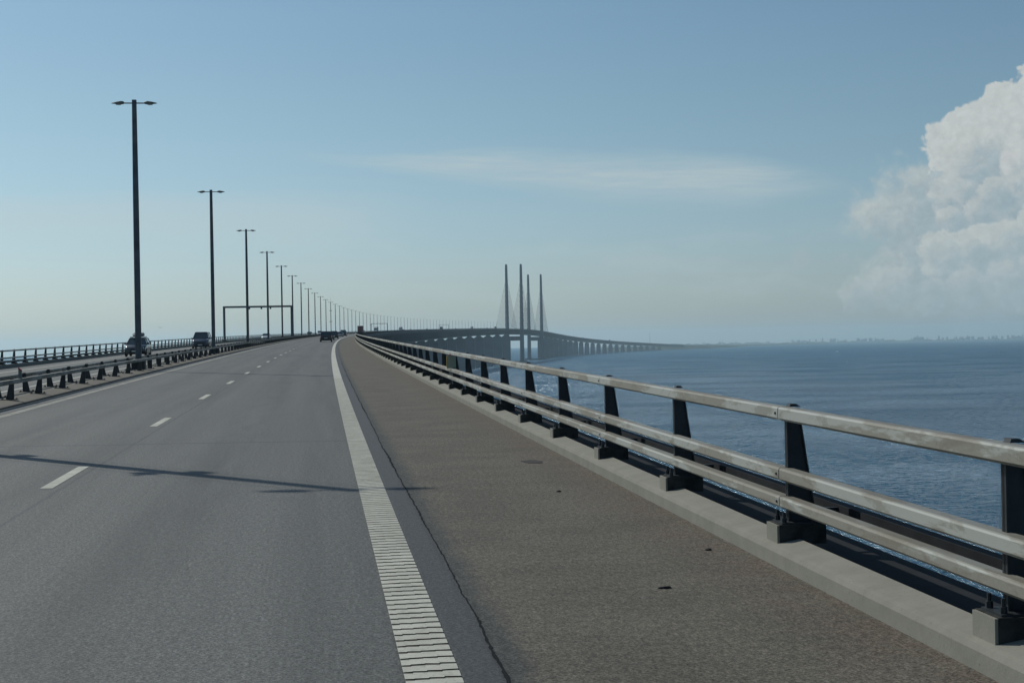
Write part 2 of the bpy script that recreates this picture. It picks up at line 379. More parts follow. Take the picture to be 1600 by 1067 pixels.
M['dark'] = mat('dark_painted_steel', (0.018, 0.024, 0.028), .55, 0.0, .4, var=(6, .3))
M['greypost'] = mat('weathered_post_steel', (0.042, 0.048, 0.05), .6, 0, .35, var=(6, .3))
M['tar'] = mat('open_crack', (0.018, 0.021, 0.023), .95, 0, .05)
M['plinthshade'] = mat('shaded_plinth', (0.032, 0.035, 0.034), .85, 0, .2, var=(9, .4))  # plinth body coloured dark to stand for its shaded faces
M['deckdark'] = mat('dark_edge', (0.012, 0.015, 0.018), .85, 0, .2, var=(3, .3))  # near-black tone for the outer edge strip and the duct
M['girder'] = mat('girder_steel', (0.018, 0.030, 0.046), .7, 0, .3)
M['bolt'] = mat('bolt_steel', (0.10, 0.10, 0.095), .5, .6)
M['pole'] = mat('lamp_pole_steel', (0.085, 0.10, 0.11), .6, .2, var=(1.1, .35))
M['lamp'] = mat('lamp_housing', (0.12, 0.15, 0.14), .5)
M['lens'] = mat('lamp_lens', (0.55, 0.55, 0.5), .25)
M['steelfar'] = mat('gantry_steel', (0.10, 0.11, 0.115), .6, .2)
M['cable'] = mat('cable_sheath', (0.035, 0.042, 0.05), .6)
M['rubber'] = mat('rubber', (0.012, 0.012, 0.012), .85)
M['glass'] = mat('vehicle_glass', (0.035, 0.055, 0.062), .06, 0, .9)
M['headlight'] = mat('headlight_glass', (0.75, 0.78, 0.8), .12, .2)
M['tail'] = mat('tail_light_plastic', (0.20, 0.012, 0.01), .3)
M['plate'] = mat('plate_white', (0.62, 0.62, 0.58), .5)
M['black'] = mat('black_plastic', (0.014, 0.015, 0.017), .6)
M['alloy'] = mat('alloy_wheel', (0.28, 0.28, 0.29), .35, .7)
M['red'] = mat('red_reflector', (0.36, 0.04, 0.035), .5)
M['yellow'] = mat('yellow_plastic', (0.34, 0.25, 0.035), .5)
M['whiteplastic'] = mat('white_plastic', (0.5, 0.5, 0.47), .5)
M['greyplastic'] = mat('grey_plastic', (0.15, 0.17, 0.16), .5)
M['panelgrey'] = mat('faded_panel', (0.30, 0.31, 0.22), .6)
M['land'] = mat('land_scrub', (0.055, 0.075, 0.06), .95, 0, .1, var=(.004, .4))
M['tower'] = mat('far_building', (0.48, 0.48, 0.47), .8, var=(.03, .2))
M['litter'] = mat('litter_rubber', (0.02, 0.018, 0.016), .9)
def car_paint(name, c): 
    m = mat(name, c, .28, .15, .6); m.node_tree.nodes['Principled BSDF'].inputs['Coat Weight'].default_value = .6; return m
M['navy'] = car_paint('navy_paint', (0.018, 0.030, 0.062)); M['carblack'] = car_paint('black_paint', (0.016, 0.022, 0.030))
M['silver'] = car_paint('silver_paint', (0.42, 0.44, 0.45)); M['white'] = car_paint('white_paint', (0.62, 0.63, 0.62))
M['maroon'] = mat('maroon_tarpaulin', (0.16, 0.05, 0.055), .65, var=(.8, .3)); M['greytarp'] = mat('grey_tarpaulin', (0.13, 0.14, 0.15), .65)

# ------------------------------------------------------------------ sea, island, far coast
def sea():
    rr = [0, 30, 80, 160, 300, 500, 800, 1200, 1800, 2600, 3600, 5000, 7000, 9500, 12500, 16000, 19000, 21500, 23500, 25000, 26200]
    k = 144; m = MB(); V = [(0, 0, 0)]; F = []
    for r in rr[1:]:
        for i in range(k):
            a = 2*math.pi*i/k; V.append((r*math.sin(a), r*math.cos(a), -r*r/2/RE))
    for i in range(k): F.append((0, 1+(i+1) % k, 1+i))
    for j in range(len(rr)-2):
        for i in range(k):
            a = 1+j*k+i; b = 1+j*k+(i+1) % k; F.append((a, b, b+k, a+k))
    m.add(V, F)
    w = bpy.data.materials.new('sea_water'); w.use_nodes = True; nt = w.node_tree; b = nt.nodes['Principled BSDF']; q = G(nt)
    tc = q.new('ShaderNodeTexCoord').outputs['Object']
    mp = q.new('ShaderNodeMapping'); nt.links.new(tc, mp.inputs[0]); mp.inputs['Rotation'].default_value = (0, 0, R(25)); mp.inputs['Scale'].default_value = (1, 1.5, 1)
    v = mp.outputs[0]
    big = q.noise(tc, .0022, 4, .6)
    c = q.mix(q.ramp(big, .35, .65), (0.005, 0.052, 0.104), (0.007, 0.066, 0.124))
    h = q.add(q.add(q.mul(q.noise(v, .45, 4, .65), 1.0), q.mul(q.noise(v, .12, 2, .5), 1.4)), q.mul(q.noise(v, 1.6, 3, .65), .35))
    bn = q.new('ShaderNodeBump'); bn.inputs['Strength'].default_value = 1.0; bn.inputs['Distance'].default_value = 1.6
    nt.links.new(h, bn.inputs['Height'])
    # body colour of the water under a wave-broken reflection of the sky
    df = q.new('ShaderNodeBsdfDiffuse'); nt.links.new(c, df.inputs[0]); nt.links.new(bn.outputs[0], df.inputs['Normal'])
    gl = q.new('ShaderNodeBsdfAnisotropic'); gl.inputs['Roughness'].default_value = .22; gl.inputs[0].default_value = (.78, .92, 1, 1); nt.links.new(bn.outputs[0], gl.inputs['Normal'])
    rip = q.add(q.mul(q.noise(v, .8, 5, .72), .6), q.mul(q.noise(v, .22, 3, .6), .4)); swell = q.noise(v, .006, 5, .62)
    fac = q.mul(q.ramp(rip, .38, .62, .05, .42, smooth=False), q.ramp(swell, .35, .65, .72, 1.2))
    mx = q.new('ShaderNodeMixShader'); nt.links.new(fac, mx.inputs[0]); nt.links.new(df.outputs[0], mx.inputs[1]); nt.links.new(gl.outputs[0], mx.inputs[2])
    nt.links.new(mx.outputs[0], nt.nodes['Material Output'].inputs['Surface']); nt.nodes.remove(b)
    tag(m.build('sea', w, smooth=True), kind='structure')
sea()

def land_strip(name, pts, width, hgt, seed, mt):
    """low land along a chain of points, uneven scrub top"""
    r = random.Random(seed); m = MB(); rings = []
    P = np.array(pts, float); L = np.concatenate([[0], np.cumsum(np.linalg.norm(np.diff(P, axis=0), axis=1))])
    N = 150; u = np.linspace(0, L[-1], N); xs = np.interp(u, L, P[:, 0]); ys = np.interp(u, L, P[:, 1])
    dx = np.gradient(xs); dy = np.gradient(ys); hh = np.hypot(dx, dy); nx = dy/hh; ny = -dx/hh
    for i in range(N):
        e = min(1, i/4, (N-1-i)/10); t = hgt*(0.35+0.65*r.random())*(.25+.75*e); ring = []
        for a, z in ((0, -.5), (.04, 1.2*e), (.12, t*.8), (.4, t), (.8, t*.9), (1, -.5)):
            X = xs[i]-nx[i]*width*a; Y = ys[i]-ny[i]*width*a; ring.append((X, Y, z+drop(X, Y)))
        rings.append(ring)
    m.loft(rings, cap=True, closed=False)
    return tag(m.build(name, mt), kind='structure')
land_strip('causeway', [(1480, 6640), (1640, 7010), (2009, 7700), (2450, 8700)], 300, 17, 8, M['land'])
land_strip('island', [(1560, 6760), (1757, 7394), (2409, 8982), (3238, 10826), (4462, 12741)], 350, 9, 3, M['land'])
land_strip('coast', [(2900, 15700), (3700, 15566), (4832, 15253), (5900, 14900), (6920, 14426), (8600, 13600)], 900, 24, 5, M['land'])

# ------------------------------------------------------------------ roadway
s_all = srange(-60, 7900)
ROAD = sweep('road', [(-7.77, 0), (-5.5, 0), (-3.2, 0), (-1, 0), (.99, 0)], s_all, M['road']); tag(ROAD, kind='structure')
tag(sweep('opposite_road', [(-21.6, 0), (-17.5, 0), (-13.9, 0), (-9.55, 0)], s_all, M['road']), kind='structure')
tag(sweep('hard_shoulder', [(.99, 0), (2.0, 0), (3.55, 0)], s_all, M['shoulder']), kind='structure')
tag(sweep('kerb', [(3.55, -.1), (3.55, .11), (3.565, .145), (3.60, .155), (3.80, .19), (3.815, .18), (3.815, -.1)], srange(-60, 2400), M['concrete']), kind='structure')
tag(sweep('median_strip', [(-7.77, -.1), (-7.77, .045), (-7.82, .06), (-8.3, .10), (-9.0, .10), (-9.5, .06), (-9.55, .045), (-9.55, -.1)], s_all, M['median']), kind='structure')
tag(sweep('opposite_kerb', [(-21.6, -.1), (-21.6, .22), (-21.66, .25), (-22.2, .25), (-22.2, -.1)], srange(-60, 2400), M['concrete']), kind='structure')
# the ragged open crack between carriageway and shoulder surfacing
m = MB(); k = 0; ca, cb = 0.0, 0.0; V = []; 
for s in np.arange(-20, 90, .06):
    ca = ca*.985 + rnd.uniform(-.0035, .0035); cb = rnd.uniform(-.005, .005); wd = .010+.012*max(0, math.sin(s*.9)+math.sin(s*.37)+.6)*rnd.random() + (.008 if rnd.random() < .12 else 0)
    V.append((s, .985+ca+cb-wd/2)); V.append((s, .985+ca+cb+wd/2))
V = np.array(V); nq = len(V)//2
m.add(pt(V[:, 0], V[:, 1], .0042), [(2*i, 2*i+1, 2*i+3, 2*i+2) for i in range(nq-1)]); tag(m.build('crack', M['tar']), kind='structure')
# painted lines (own sheets, 4 mm proud)
def line_strip(m, n0, n1, ss, dz=.004): sweep('', [(n0, dz), (n1, dz)], ss, None, mb=m, build=False)
m = MB(); line_strip(m, .432, .738, srange(-30, 60), .004); tag(finish_uv(m, 'edge_line_film', M['film']), kind='structure')
m = MB()
line_strip(m, .43, .74, srange(60, 3000), .004)
# the profiled (ribbed) line near the camera: separate cross bars with ragged edges
s = -30.0
while s < 60:
    k = 8
    row0 = [s + rnd.uniform(-.007, .007) for _ in range(k)]; row1 = [s+.131+rnd.uniform(-.008, .008) for _ in range(k)]
    ns = np.array([.43, .48, .484, .56, .565, .645, .65, .74])
    stp = np.array([0, .0, .016, .016, .032, .032, .05, .05])*.8
    dz = .010
    V = pt(np.concatenate([row0+stp, row1+stp]), np.concatenate([ns, ns]), [dz]*(2*k))
    m.add(V, [(i, i+1, k+i+1, k+i) for i in range(k-1)]); m.uvs.append(np.stack([np.concatenate([ns, ns]), np.concatenate([row0, row1])], -1))
    s += .175
tag(finish_uv(m, 'edge_line', M['paint']), kind='structure')
m = MB(); line_strip(m, -7.25, -7.03, srange(-60, 3000)); tag(finish_uv(m, 'left_edge_line', M['oldpaint']), kind='structure')
m = MB(); line_strip(m, -10.62, -10.42, srange(-60, 3000)); line_strip(m, -18.6, -18.3, srange(-60, 3000)); tag(finish_uv(m, 'opposite_edge_line', M['paint']), kind='structure')
def dashes(name, nc, start):
    m = MB(); s = start
    while s < 1400:
        q = rnd.uniform(-.01, .01)
        sweep('', [(nc-.075, .004), (nc-.02, .004), (nc+.075, .004)], [s, s+1.5, s+3.0+q], None, mb=m, build=False); s += 12.0
    tag(finish_uv(m, name, M['paint']), kind='structure')
dashes('lane_line', -3.33, 19.23-36); dashes('opposite_lane_line', -14.4, 5.0-36)

# ------------------------------------------------------------------ the bridge
bridge = empty('cable_stayed_bridge', (0, 0, 0))
tag(bridge, 'long curving dark sea bridge with four slender pylon legs and many piers', 'bridge')
def part(m, name, mt, parent=bridge, **k): return m.build(name, mt, parent, **k)
# deck slab with pale edge and dark recessed outer strip
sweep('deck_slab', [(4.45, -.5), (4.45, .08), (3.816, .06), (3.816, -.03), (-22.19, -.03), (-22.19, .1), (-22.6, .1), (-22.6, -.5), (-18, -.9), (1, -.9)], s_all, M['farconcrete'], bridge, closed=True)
sweep('edge_channel', [(3.82, .07), (4.452, .09), (4.47, -.02)], s_all[:200], M['deckdark'], bridge)
def girder():
    m = MB(); ss = [x for x in np.arange(-60, 7301, 20.0)]
    for n in (-16.8, -0.4):
        w = .7
        sweep('', [(n-w, -2.6), (n+w, -2.6), (n+w, -.92), (n-w, -.92)], ss, None, closed=True, mb=m, build=False)
        sweep('', [(n-w, -11.4), (n+w, -11.4), (n+w, -10.2), (n-w, -10.2)], ss, None, closed=True, mb=m, build=False)
    sweep('', [(-16.3, -11.1), (-.9, -11.1), (-.9, -10.4), (-16.3, -10.4)], ss, None, closed=True, mb=m, build=False)
    part(m, 'lower_deck', M['girder'])
    m = MB()
    for i, s0 in enumerate(ss[:-1]):
        for n in (-16.8, -0.4):
            a = pt(s0, n, -10.4); b = pt(s0+20, n, -1.6); c = pt(s0+20, n, -10.4); mid_t = pt(s0+10, n, -1.6)
            m.tube(a, mid_t, .95, k=4, cap=False); m.tube(mid_t, c, .95, k=4, cap=False)
    part(m, 'truss', M['girder'])
girder()
# piers
piers = [3185-301-140*i for i in range(0, 23)] + [3185-160] + [3675+160] + [3675+301+140*i for i in range(0, 21)]
for s0 in sorted(piers):
    if s0 > 6880 or s0 < 30: continue
    c = pt(s0, -8.6, 0); ps = head(s0); ux = np.array([math.cos(ps), -math.sin(ps), 0]); vy = np.array([math.sin(ps), math.cos(ps), 0])
    WP = 17.6 if s0 < 4300 else 16.0 if s0 < 4900 else 14.4
    zt = c[2]-11.5; z0 = drop(c[0], c[1])-1.5
    def ring(w, t, z): return [c*np.array([1, 1, 0])+ux*a*w/2+vy*b*t/2+np.array([0, 0, z]) for a, b in ((-1, -1), (1, -1), (1, 1), (-1, 1))]
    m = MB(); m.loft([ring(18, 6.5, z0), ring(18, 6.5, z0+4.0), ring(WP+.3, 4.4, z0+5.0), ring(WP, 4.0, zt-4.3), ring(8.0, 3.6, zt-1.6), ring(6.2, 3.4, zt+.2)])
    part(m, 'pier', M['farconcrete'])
# pylons
for s0 in (3185, 3675):
    c = pt(s0, -8.6, 0); ps = head(s0); ux = np.array([math.cos(ps), -math.sin(ps), 0]); vy = np.array([math.sin(ps), math.cos(ps), 0])
    zb = drop(c[0], c[1])
    py = empty('pylon', (0, 0, 0)); py.parent = bridge
    for sg in (-1, 1):
        def ring(w, t, z, ch=.18):
            b0 = c*np.array([1, 1, 0])+ux*sg*15.2
            o = []
            for a, b in ((-1+ch, -1), (1-ch, -1), (1, -1+ch), (1, 1-ch), (1-ch, 1), (-1+ch, 1), (-1, 1-ch), (-1, -1+ch)):
                o.append(b0+ux*a*w/2+vy*b*t/2+np.array([0, 0, z+zb]))
            return o
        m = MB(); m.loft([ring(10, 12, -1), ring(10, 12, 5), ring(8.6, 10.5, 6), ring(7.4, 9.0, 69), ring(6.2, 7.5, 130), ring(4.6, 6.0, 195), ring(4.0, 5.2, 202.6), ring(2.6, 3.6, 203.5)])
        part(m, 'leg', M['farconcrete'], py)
    m = MB()
    def cor(a, b, z): return c*np.array([1, 1, 0])+ux*a*11.6+vy*b*3.2+np.array([0, 0, z+zb])
    m.hexa([cor(-1, -1, 45.5), cor(1, -1, 45.5), cor(1, 1, 45.5), cor(-1, 1, 45.5), cor(-1, -1, 54.5), cor(1, -1, 54.5), cor(1, 1, 54.5), cor(-1, 1, 54.5)])
    part(m, 'crossbeam', M['farconcrete'], py)
    m = MB()
    def cor(a, b, z): return c*np.array([1, 1, 0])+ux*a*25+vy*b*11+np.array([0, 0, z+zb])
    m.hexa([cor(-1, -1, -1), cor(1, -1, -1), cor(1, 1, -1), cor(-1, 1, -1), cor(-1, -1, 3.4), cor(1, -1, 3.4), cor(1, 1, 3.4), cor(-1, 1, 3.4)])
    part(m, 'foundation', M['farconcrete'], py)
    for sg in (-1, 1):
        for dr in (-1, 1):
            for i in range(1, 11):
                top = c*np.array([1, 1, 0])+ux*sg*15.2+np.array([0, 0, zb+73+10.4*i]); bot = pt(s0+dr*20*i, -8.6+sg*14.6, -.5)
                m = MB(); m.tube(top, bot, .27, k=5, cap=False); part(m, 'stay_cable', M['cable'])
# the mast standing on the western approach
m = MB(); a = pt(6560, -8.6, 0); m.tube(a, a+np.array([0, 0, 46.0]), .55, .25, k=6); m.tube(a+np.array([0, 0, 20.0]), a+np.array([0, 0, 21.0]), 1.2, k=8)
o = m.build('radio_mast', M['steelfar'], origin=a); o.location = a
tag(o, 'thin mast rising above the far low end of the bridge, right of the pylons', 'mast')

# ------------------------------------------------------------------ guard rails
def box_rail(m, nf, nb, z0, z1, s0, s1, seg=8.0, first=4.1):
    """rolled hollow section with rounded corners, in 8 m lengths with a narrow open joint"""
    r = .018; sg = 1 if nb > nf else -1
    a, b = nf, nb
    prof = [(a, z0+r), (a, z1-r), (a+sg*r*.35, z1-r*.3), (a+sg*r, z1), (b-sg*r, z1), (b-sg*r*.3, z1-r*.35), (b, z1-r), (b, z0+r), (b-sg*r, z0), (a+sg*r, z0)]
    if sg < 0: prof = prof[::-1]
    s = s0
    cuts = []
    c = first
    while c < s0: c += seg
    while s < s1:
        e = c if c < 260 else s1
        e = min(e, s1)
        gp = .011
        ss = [s+gp] + [x for x in np.arange(math.ceil(s/2+.2)*2, e-.3, 2.0 if s < 260 else 8.0)] + [e-gp]
        sweep('', prof, ss, None, closed=True, cap=True, mb=m, build=False)
        if e < 200:   # inner sleeve seen in the joint
            q = .006; pr = [(a+sg*q, z0+q), (a+sg*q, z1-q), (b-sg*q, z1-q), (b-sg*q, z0+q)]
            if sg < 0: pr = pr[::-1]
            sweep('', pr, [e-.05, e+.05], None, closed=True, cap=True, mb=m, build=False)
        s = e; c += seg
def post(m, s, nf, nb_top, nb_low, z_low, z_top, t=.012):
    """tapered plate post: web across the rail with a stiffening flange along its back edge"""
    m.rbox(s-t, s+t, min(nf, nb_low), max(nf, nb_low), z_low, z_top, *( (nf, nb_top) if nb_low > nf else (nb_top, nf)))
    q = .012 if nb_low > nf else -.012
    a, b = sorted((nb_low, nb_low-q)); a2, b2 = sorted((nb_top, nb_top-q))
    m.rbox(s-.032, s+.032, a, b, z_low, z_top, a2, b2)
    a, b = sorted((nf, nf+q)); m.rbox(s-.032, s+.032, a, b, z_low, z_top)

def parapet(name, label, side, s_first, s_last):
    root = empty(name, (0, 0, 0)); tag(root, label, 'guard rail')
    if side > 0: F = lambda x: x; far = 2950
    else: F = lambda x: -(x+18.03); far = 2950          # mirrored about the median
    zt = ((1.135, 1.245), (.645, .75), (.425, .52))
    for z0, z1 in zt:
        m = MB(); box_rail(m, F(3.68), F(3.80), z0, z1, -40 if side > 0 else 40, far); finish_uv(m, 'rail', M['rail'], root)
    m = MB(); sweep('', [(F(4.17), .34), (F(4.27), .34), (F(4.27), .44), (F(4.17), .44)][::(1 if side > 0 else -1)], srange(-40 if side > 0 else 40, far), None, closed=True, mb=m, build=False)
    m.build('cable_duct', M['deckdark'], root)
    i = 0; s = s_first
    rest = MB(); rb = MB()
    while s < far:
        if i < 100:
            m = MB(); post(m, s, F(3.745), F(3.852), F(3.985), .31, 1.235); m.rbox(s-.045, s+.045, *sorted((F(3.765), F(3.86))), 1.2455, 1.268, *sorted((F(3.775), F(3.82))))
            m.rbox(s-.02, s+.02, *sorted((F(3.95), F(4.18))), .36, .42)
            p = m.build('post', M['dark'], root)
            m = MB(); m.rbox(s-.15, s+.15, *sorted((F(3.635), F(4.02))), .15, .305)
            m.build('plinth', M['plinthshade'], p, bevel=.008 if i < 12 and side > 0 else 0)
            m = MB(); m.rbox(s-.145, s+.145, *sorted((F(3.615), F(3.634))), .15, .30); m.build('plinth_lit_face', M['concrete'], p)  # paler slab puts the sunlit road side of the plinth into colour
            if i < 30:
                m = MB()
                for ds in (-.09, .09):
                    for nn_ in (3.69, 3.98):
                        a = pt(s+ds, F(nn_), .305); m.tube(a, a+np.array([0, 0, .05]), .022, k=6); m.tube(a+np.array([0, 0, .05]), a+np.array([0, 0, .095]), .012, k=6)
                m.rbox(s-.13, s+.13, *sorted((F(3.66), F(4.005))), .3051, .318)
                m.build('anchor_bolts', M['dark'], p)
        else:
            post(rest, s, F(3.745), F(3.852), F(3.985), .16, 1.255, t=.02)
        s += 4.0; i += 1
    tag(rest.build('far_posts', M['dark'], root), kind='stuff')
    # joint bolts
    m = MB()
    for sj in np.arange(4.1, 100, 8.0):
        for z0, z1 in zt:
            a = pt(sj+.06, F(3.68), (z0+z1)/2); ps = head(sj); d = np.array([-math.cos(ps), math.sin(ps), 0])*(1 if side > 0 else -1)
            if sj > 0 and side > 0: m.tube(a-d*.002, a+d*.010, .011, k=6)
    if side > 0: m.build('joint_bolts', M['black'], root)
    return root
rail_r = parapet('parapet_rail', 'three-bar weathered steel guard rail on concrete plinths along the right edge, beside the sea', 1, 8.1-48, 2900)
rail_l = parapet('parapet_rail', 'dark backlit three-bar guard rail along the far left edge of the oncoming carriageway', -1, 44.0, 2900)

def median_rail(label, nf, dirn, s_first):
    root = empty('median_rail', (0, 0, 0)); tag(root, label, 'guard rail', 'single-beam guard rails on the median')
    nb = nf - dirn*.12
    m = MB(); box_rail(m, nf, nb, .535, .65, -40, 2950, first=5.0); finish_uv(m, 'rail', M['medianrail'], root)
    s = s_first; i = 0; rest = MB()
    while s < 2000:
        if s > 25 and i < 100:
            m = MB(); post(m, s, nb-dirn*.002, nb-dirn*.09, nb-dirn*.21, .11, .655, t=.012)
            m.rbox(s-.10, s+.10, *sorted((nb+dirn*.10, nb-dirn*.34)), .1, .118)
            m.rbox(s-.035, s+.035, *sorted((nb, nb-dirn*.10)), .652, .675)
            p = m.build('post', M['greypost'], root)
            if i < 25:
                m = MB()
                for ds in (-.07, .07):
                    for dn in (.06, -.30):
                        a = pt(s+ds, nb+dirn*dn, .115); m.tube(a, a+np.array([0, 0, .035]), .013, k=6)
                m.build('anchor_bolts', M['bolt'], p)
            i += 1
        elif s > 25: rest.rbox(s-.045, s+.045, *sorted((nb, nb-dirn*.2)), .1, .65)
        s += 4.087
    tag(rest.build('far_posts', M['dark'], root), kind='stuff')
median_rail('low single-beam guard rail on the median, in front of the lamp posts', -7.98, 1, 42.05-4.087*10)
median_rail('low single-beam guard rail on the median, behind the lamp posts', -9.12, -1, 43.9-4.087*10)

# ------------------------------------------------------------------ lamp posts
def lamp(kind='plain'):
    root = empty('lamp_post', (0, 0, 0))
    m = MB()
    def sq(w, z, ch=.3): return [(a*w/2, b*w/2, z) for a, b in ((-1+ch, -1), (1-ch, -1), (1, -1+ch), (1, 1-ch), (1-ch, 1), (-1+ch, 1), (-1, 1-ch), (-1, -1+ch))]
    m.loft([sq(.27, .1), sq(.265, 4.0), sq(.25, 8.0), sq(.2, 12.6), sq(.2, 12.68)]); m.build('pole', M['pole'], root)
    m = MB(); m.box(-.06, .06, -.145, -.125, .85, 1.35); m.build('hatch', M['steelfar'], root)
    m = MB(); m.loft([sq(.62, .09, .1), sq(.62, .50, .1), sq(.34, .60, .2)]); m.build('base', M['dark'], root)
    for sg in (-1, 1):
        m = MB(); m.tube((sg*.09, 0, 12.53), (sg*.50, 0, 12.53), .03, k=8); am = m.build('arm', M['pole'], root)
        rings = []
        for x, w, zb_, zt_ in ((.46, .05, -.03, .05), (.50, .12, -.05, .09), (.62, .15, -.06, .10), (.80, .13, -.05, .07), (.98, .08, -.03, .03), (1.06, .02, -.01, .0)):
            rings.append([(sg*x, w*math.cos(t), 12.53+(zb_+zt_)/2+(zt_-zb_)/2*math.sin(t)) for t in [k*math.pi/5 for k in range(10)]])
        m = MB(); m.loft(rings if sg > 0 else rings[::-1]); hd = m.build('lamp_head', M['lamp'], root, smooth=True)
        m = MB(); rings = []
        for z, r in ((12.48, .09), (12.455, .085), (12.44, .05)): rings.append([(sg*.72+1.5*r*math.cos(t), r*math.sin(t), z) for t in [k*math.pi/5 for k in range(10)]][::-1])
        m.loft(rings); m.build('lens', M['lens'], hd)
    if kind != 'plain':
        for z in (5.2, 9.3):
            m = MB()
            m.tube((-.5, .0, z), (.5, .0, z), .03, k=6)
            for sg in (-1, 1):
                m.loft([[(sg*.36+a*.10, b*.09-.02, z+dz) for a, b in ((-1, -1), (1, -1), (1, 1), (-1, 1))] for dz in (-.14, .14)])
                m.tube((sg*.42, -.1, z), (sg*.42, -.34, z-.04), .05, .045, k=8)
            m.build('camera_bracket', M['steelfar'], root)
        if kind == 'antenna': m = MB(); m.tube((0, 0, 12.6), (0, 0, 14.6), .035, .015, k=6); m.build('antenna', M['steelfar'], root)
        if kind == 'wired':
            m = MB()
            for sg in (-1, 1):
                m.tube((sg*.46, 0, 1.2), (sg*.46, 0, 12.5), .011, k=4)
            m.build('guy_wire', M['cable'], root)
    return root
ordn = ['zeroth', 'first', 'second', 'third', 'fourth', 'fifth', 'sixth', 'seventh', 'eighth', 'ninth', 'tenth', 'eleventh', 'twelfth', 'thirteenth', 'fourteenth', 'fifteenth', 'sixteenth', 'seventeenth', 'eighteenth', 'nineteenth']
tens = {2: 'twenty', 3: 'thirty', 4: 'forty', 5: 'fifty', 6: 'sixty'}
def ordw(k):
    if k < 20: return ordn[k]
    t, u = divmod(k, 10); return (tens[t][:-1]+'ieth') if u == 0 else tens[t]+'-'+ordn[u]
L0 = lamp(); kmL = kid_map(L0); LA = lamp('antenna'); kmA = kid_map(LA); LW = lamp('wired')
for k in range(0, 62):
    s0 = 28.7 if k == 0 else 73.38+46.68*(k-1)
    special = k in (12, 22, 32, 42, 52)
    if k == 0: o = LW
    elif k == 1: o = L0
    elif k == 12: o = LA
    else: o = copy_tree(LA, None, kmA) if special else copy_tree(L0, None, kmL)
    o.location = pt(s0, -8.56, 0); o.rotation_euler = (0, 0, -head(s0))
    if k == 1: lb = 'tallest and nearest double-armed lamp post, in front of the car with the roof box'
    elif k == 0: lb = 'lamp post with camera brackets just out of frame, whose shadow crosses the road'
    elif special: lb = ordw(k)+' lamp post counted from the nearest, carrying an antenna and two brackets'
    else: lb = ordw(k)+' lamp post counted from the nearest' + (', slim double-armed pole on the median' if k < 30 else ', tiny, on the far deck')
    tag(o, lb, 'lamp post', 'lamp posts along the median')

# ------------------------------------------------------------------ sign gantries over the oncoming carriageway
def gantry(s0, label, h=6.95, w=.22):
    c = pt(s0, -15.4, 0); ps = head(s0); root = empty('gantry', c, (0, 0, -ps)); tag(root, label, 'gantry', 'portal gantries over the oncoming lanes')
    for x in (-7.0, 6.4):
        m = MB(); m.box(x-w, x+w, -w, w, -.1, h+.1); m.box(x-w*1.7, x+w*1.7, -w*1.7, w*1.7, -.1, .35); m.build('column', M['steelfar'], root, bevel=.02)
    m = MB(); m.box(-7+w, 6.4-w, -w*.8, w*.8, h-.25, h+.12); bm = m.build('beam', M['steelfar'], root, bevel=.02)
    for x in (-2.0, .4, 2.2):
        m = MB(); m.box(x-.16, x+.16, -.2, .12, h-.55, h-.26); m.build('lane_camera', M['black'], root)
gantry(312, 'nearest portal gantry spanning the oncoming carriageway, between the second and sixth lamp posts')
gantry(1290, 'second portal gantry, small, standing on the bend of the deck')
gantry(2165, 'third portal gantry, faint and tiny, short of the pylons')

# ------------------------------------------------------------------ vehicles
def rring(w, z0, z1, y, r=.12, k=3, tw=1.0):
    """rounded rectangle section in xz at station y (tw: top width factor)"""
    o = []; r = min(r, (z1-z0)/2*.98, w*.9)
    for cx, cz, a0 in ((w-r, z1-r, 0), (-(w-r), z1-r, 90), (-(w-r), z0+r, 180), (w-r, z0+r, 270)):
        for i in range(k+1):
            a = R(a0+90*i/k); zz = cz+r*math.sin(a); f = 1-(1-tw)*max(0, (zz-z0)/(z1-z0)); o.append(((cx+r*math.cos(a))*f, y, zz))
    return o
def wheel(root, x, y, r=.33, w=.22):
    m = MB(); k = 20
    def rg(rad, xx): return [(xx, y+rad*math.cos(2*math.pi*i/k), r+rad*math.sin(2*math.pi*i/k)) for i in range(k)]
    sg = 1 if x > 0 else -1
    m.loft([rg(r*.8, x-w/2), rg(r, x-w/2+.03), rg(r, x+w/2-.03), rg(r*.8, x+w/2)]); wh = m.build('wheel', M['rubber'], root)
    m = MB(); f = x+sg*(w/2+.004)
    m.loft([rg(r*.66, f-.02), rg(r*.66, f), rg(r*.2, f+sg*.006)] if sg > 0 else [rg(r*.2, f+sg*.006), rg(r*.66, f), rg(r*.66, f+.02)])
    m.build('rim', M['alloy'], wh)
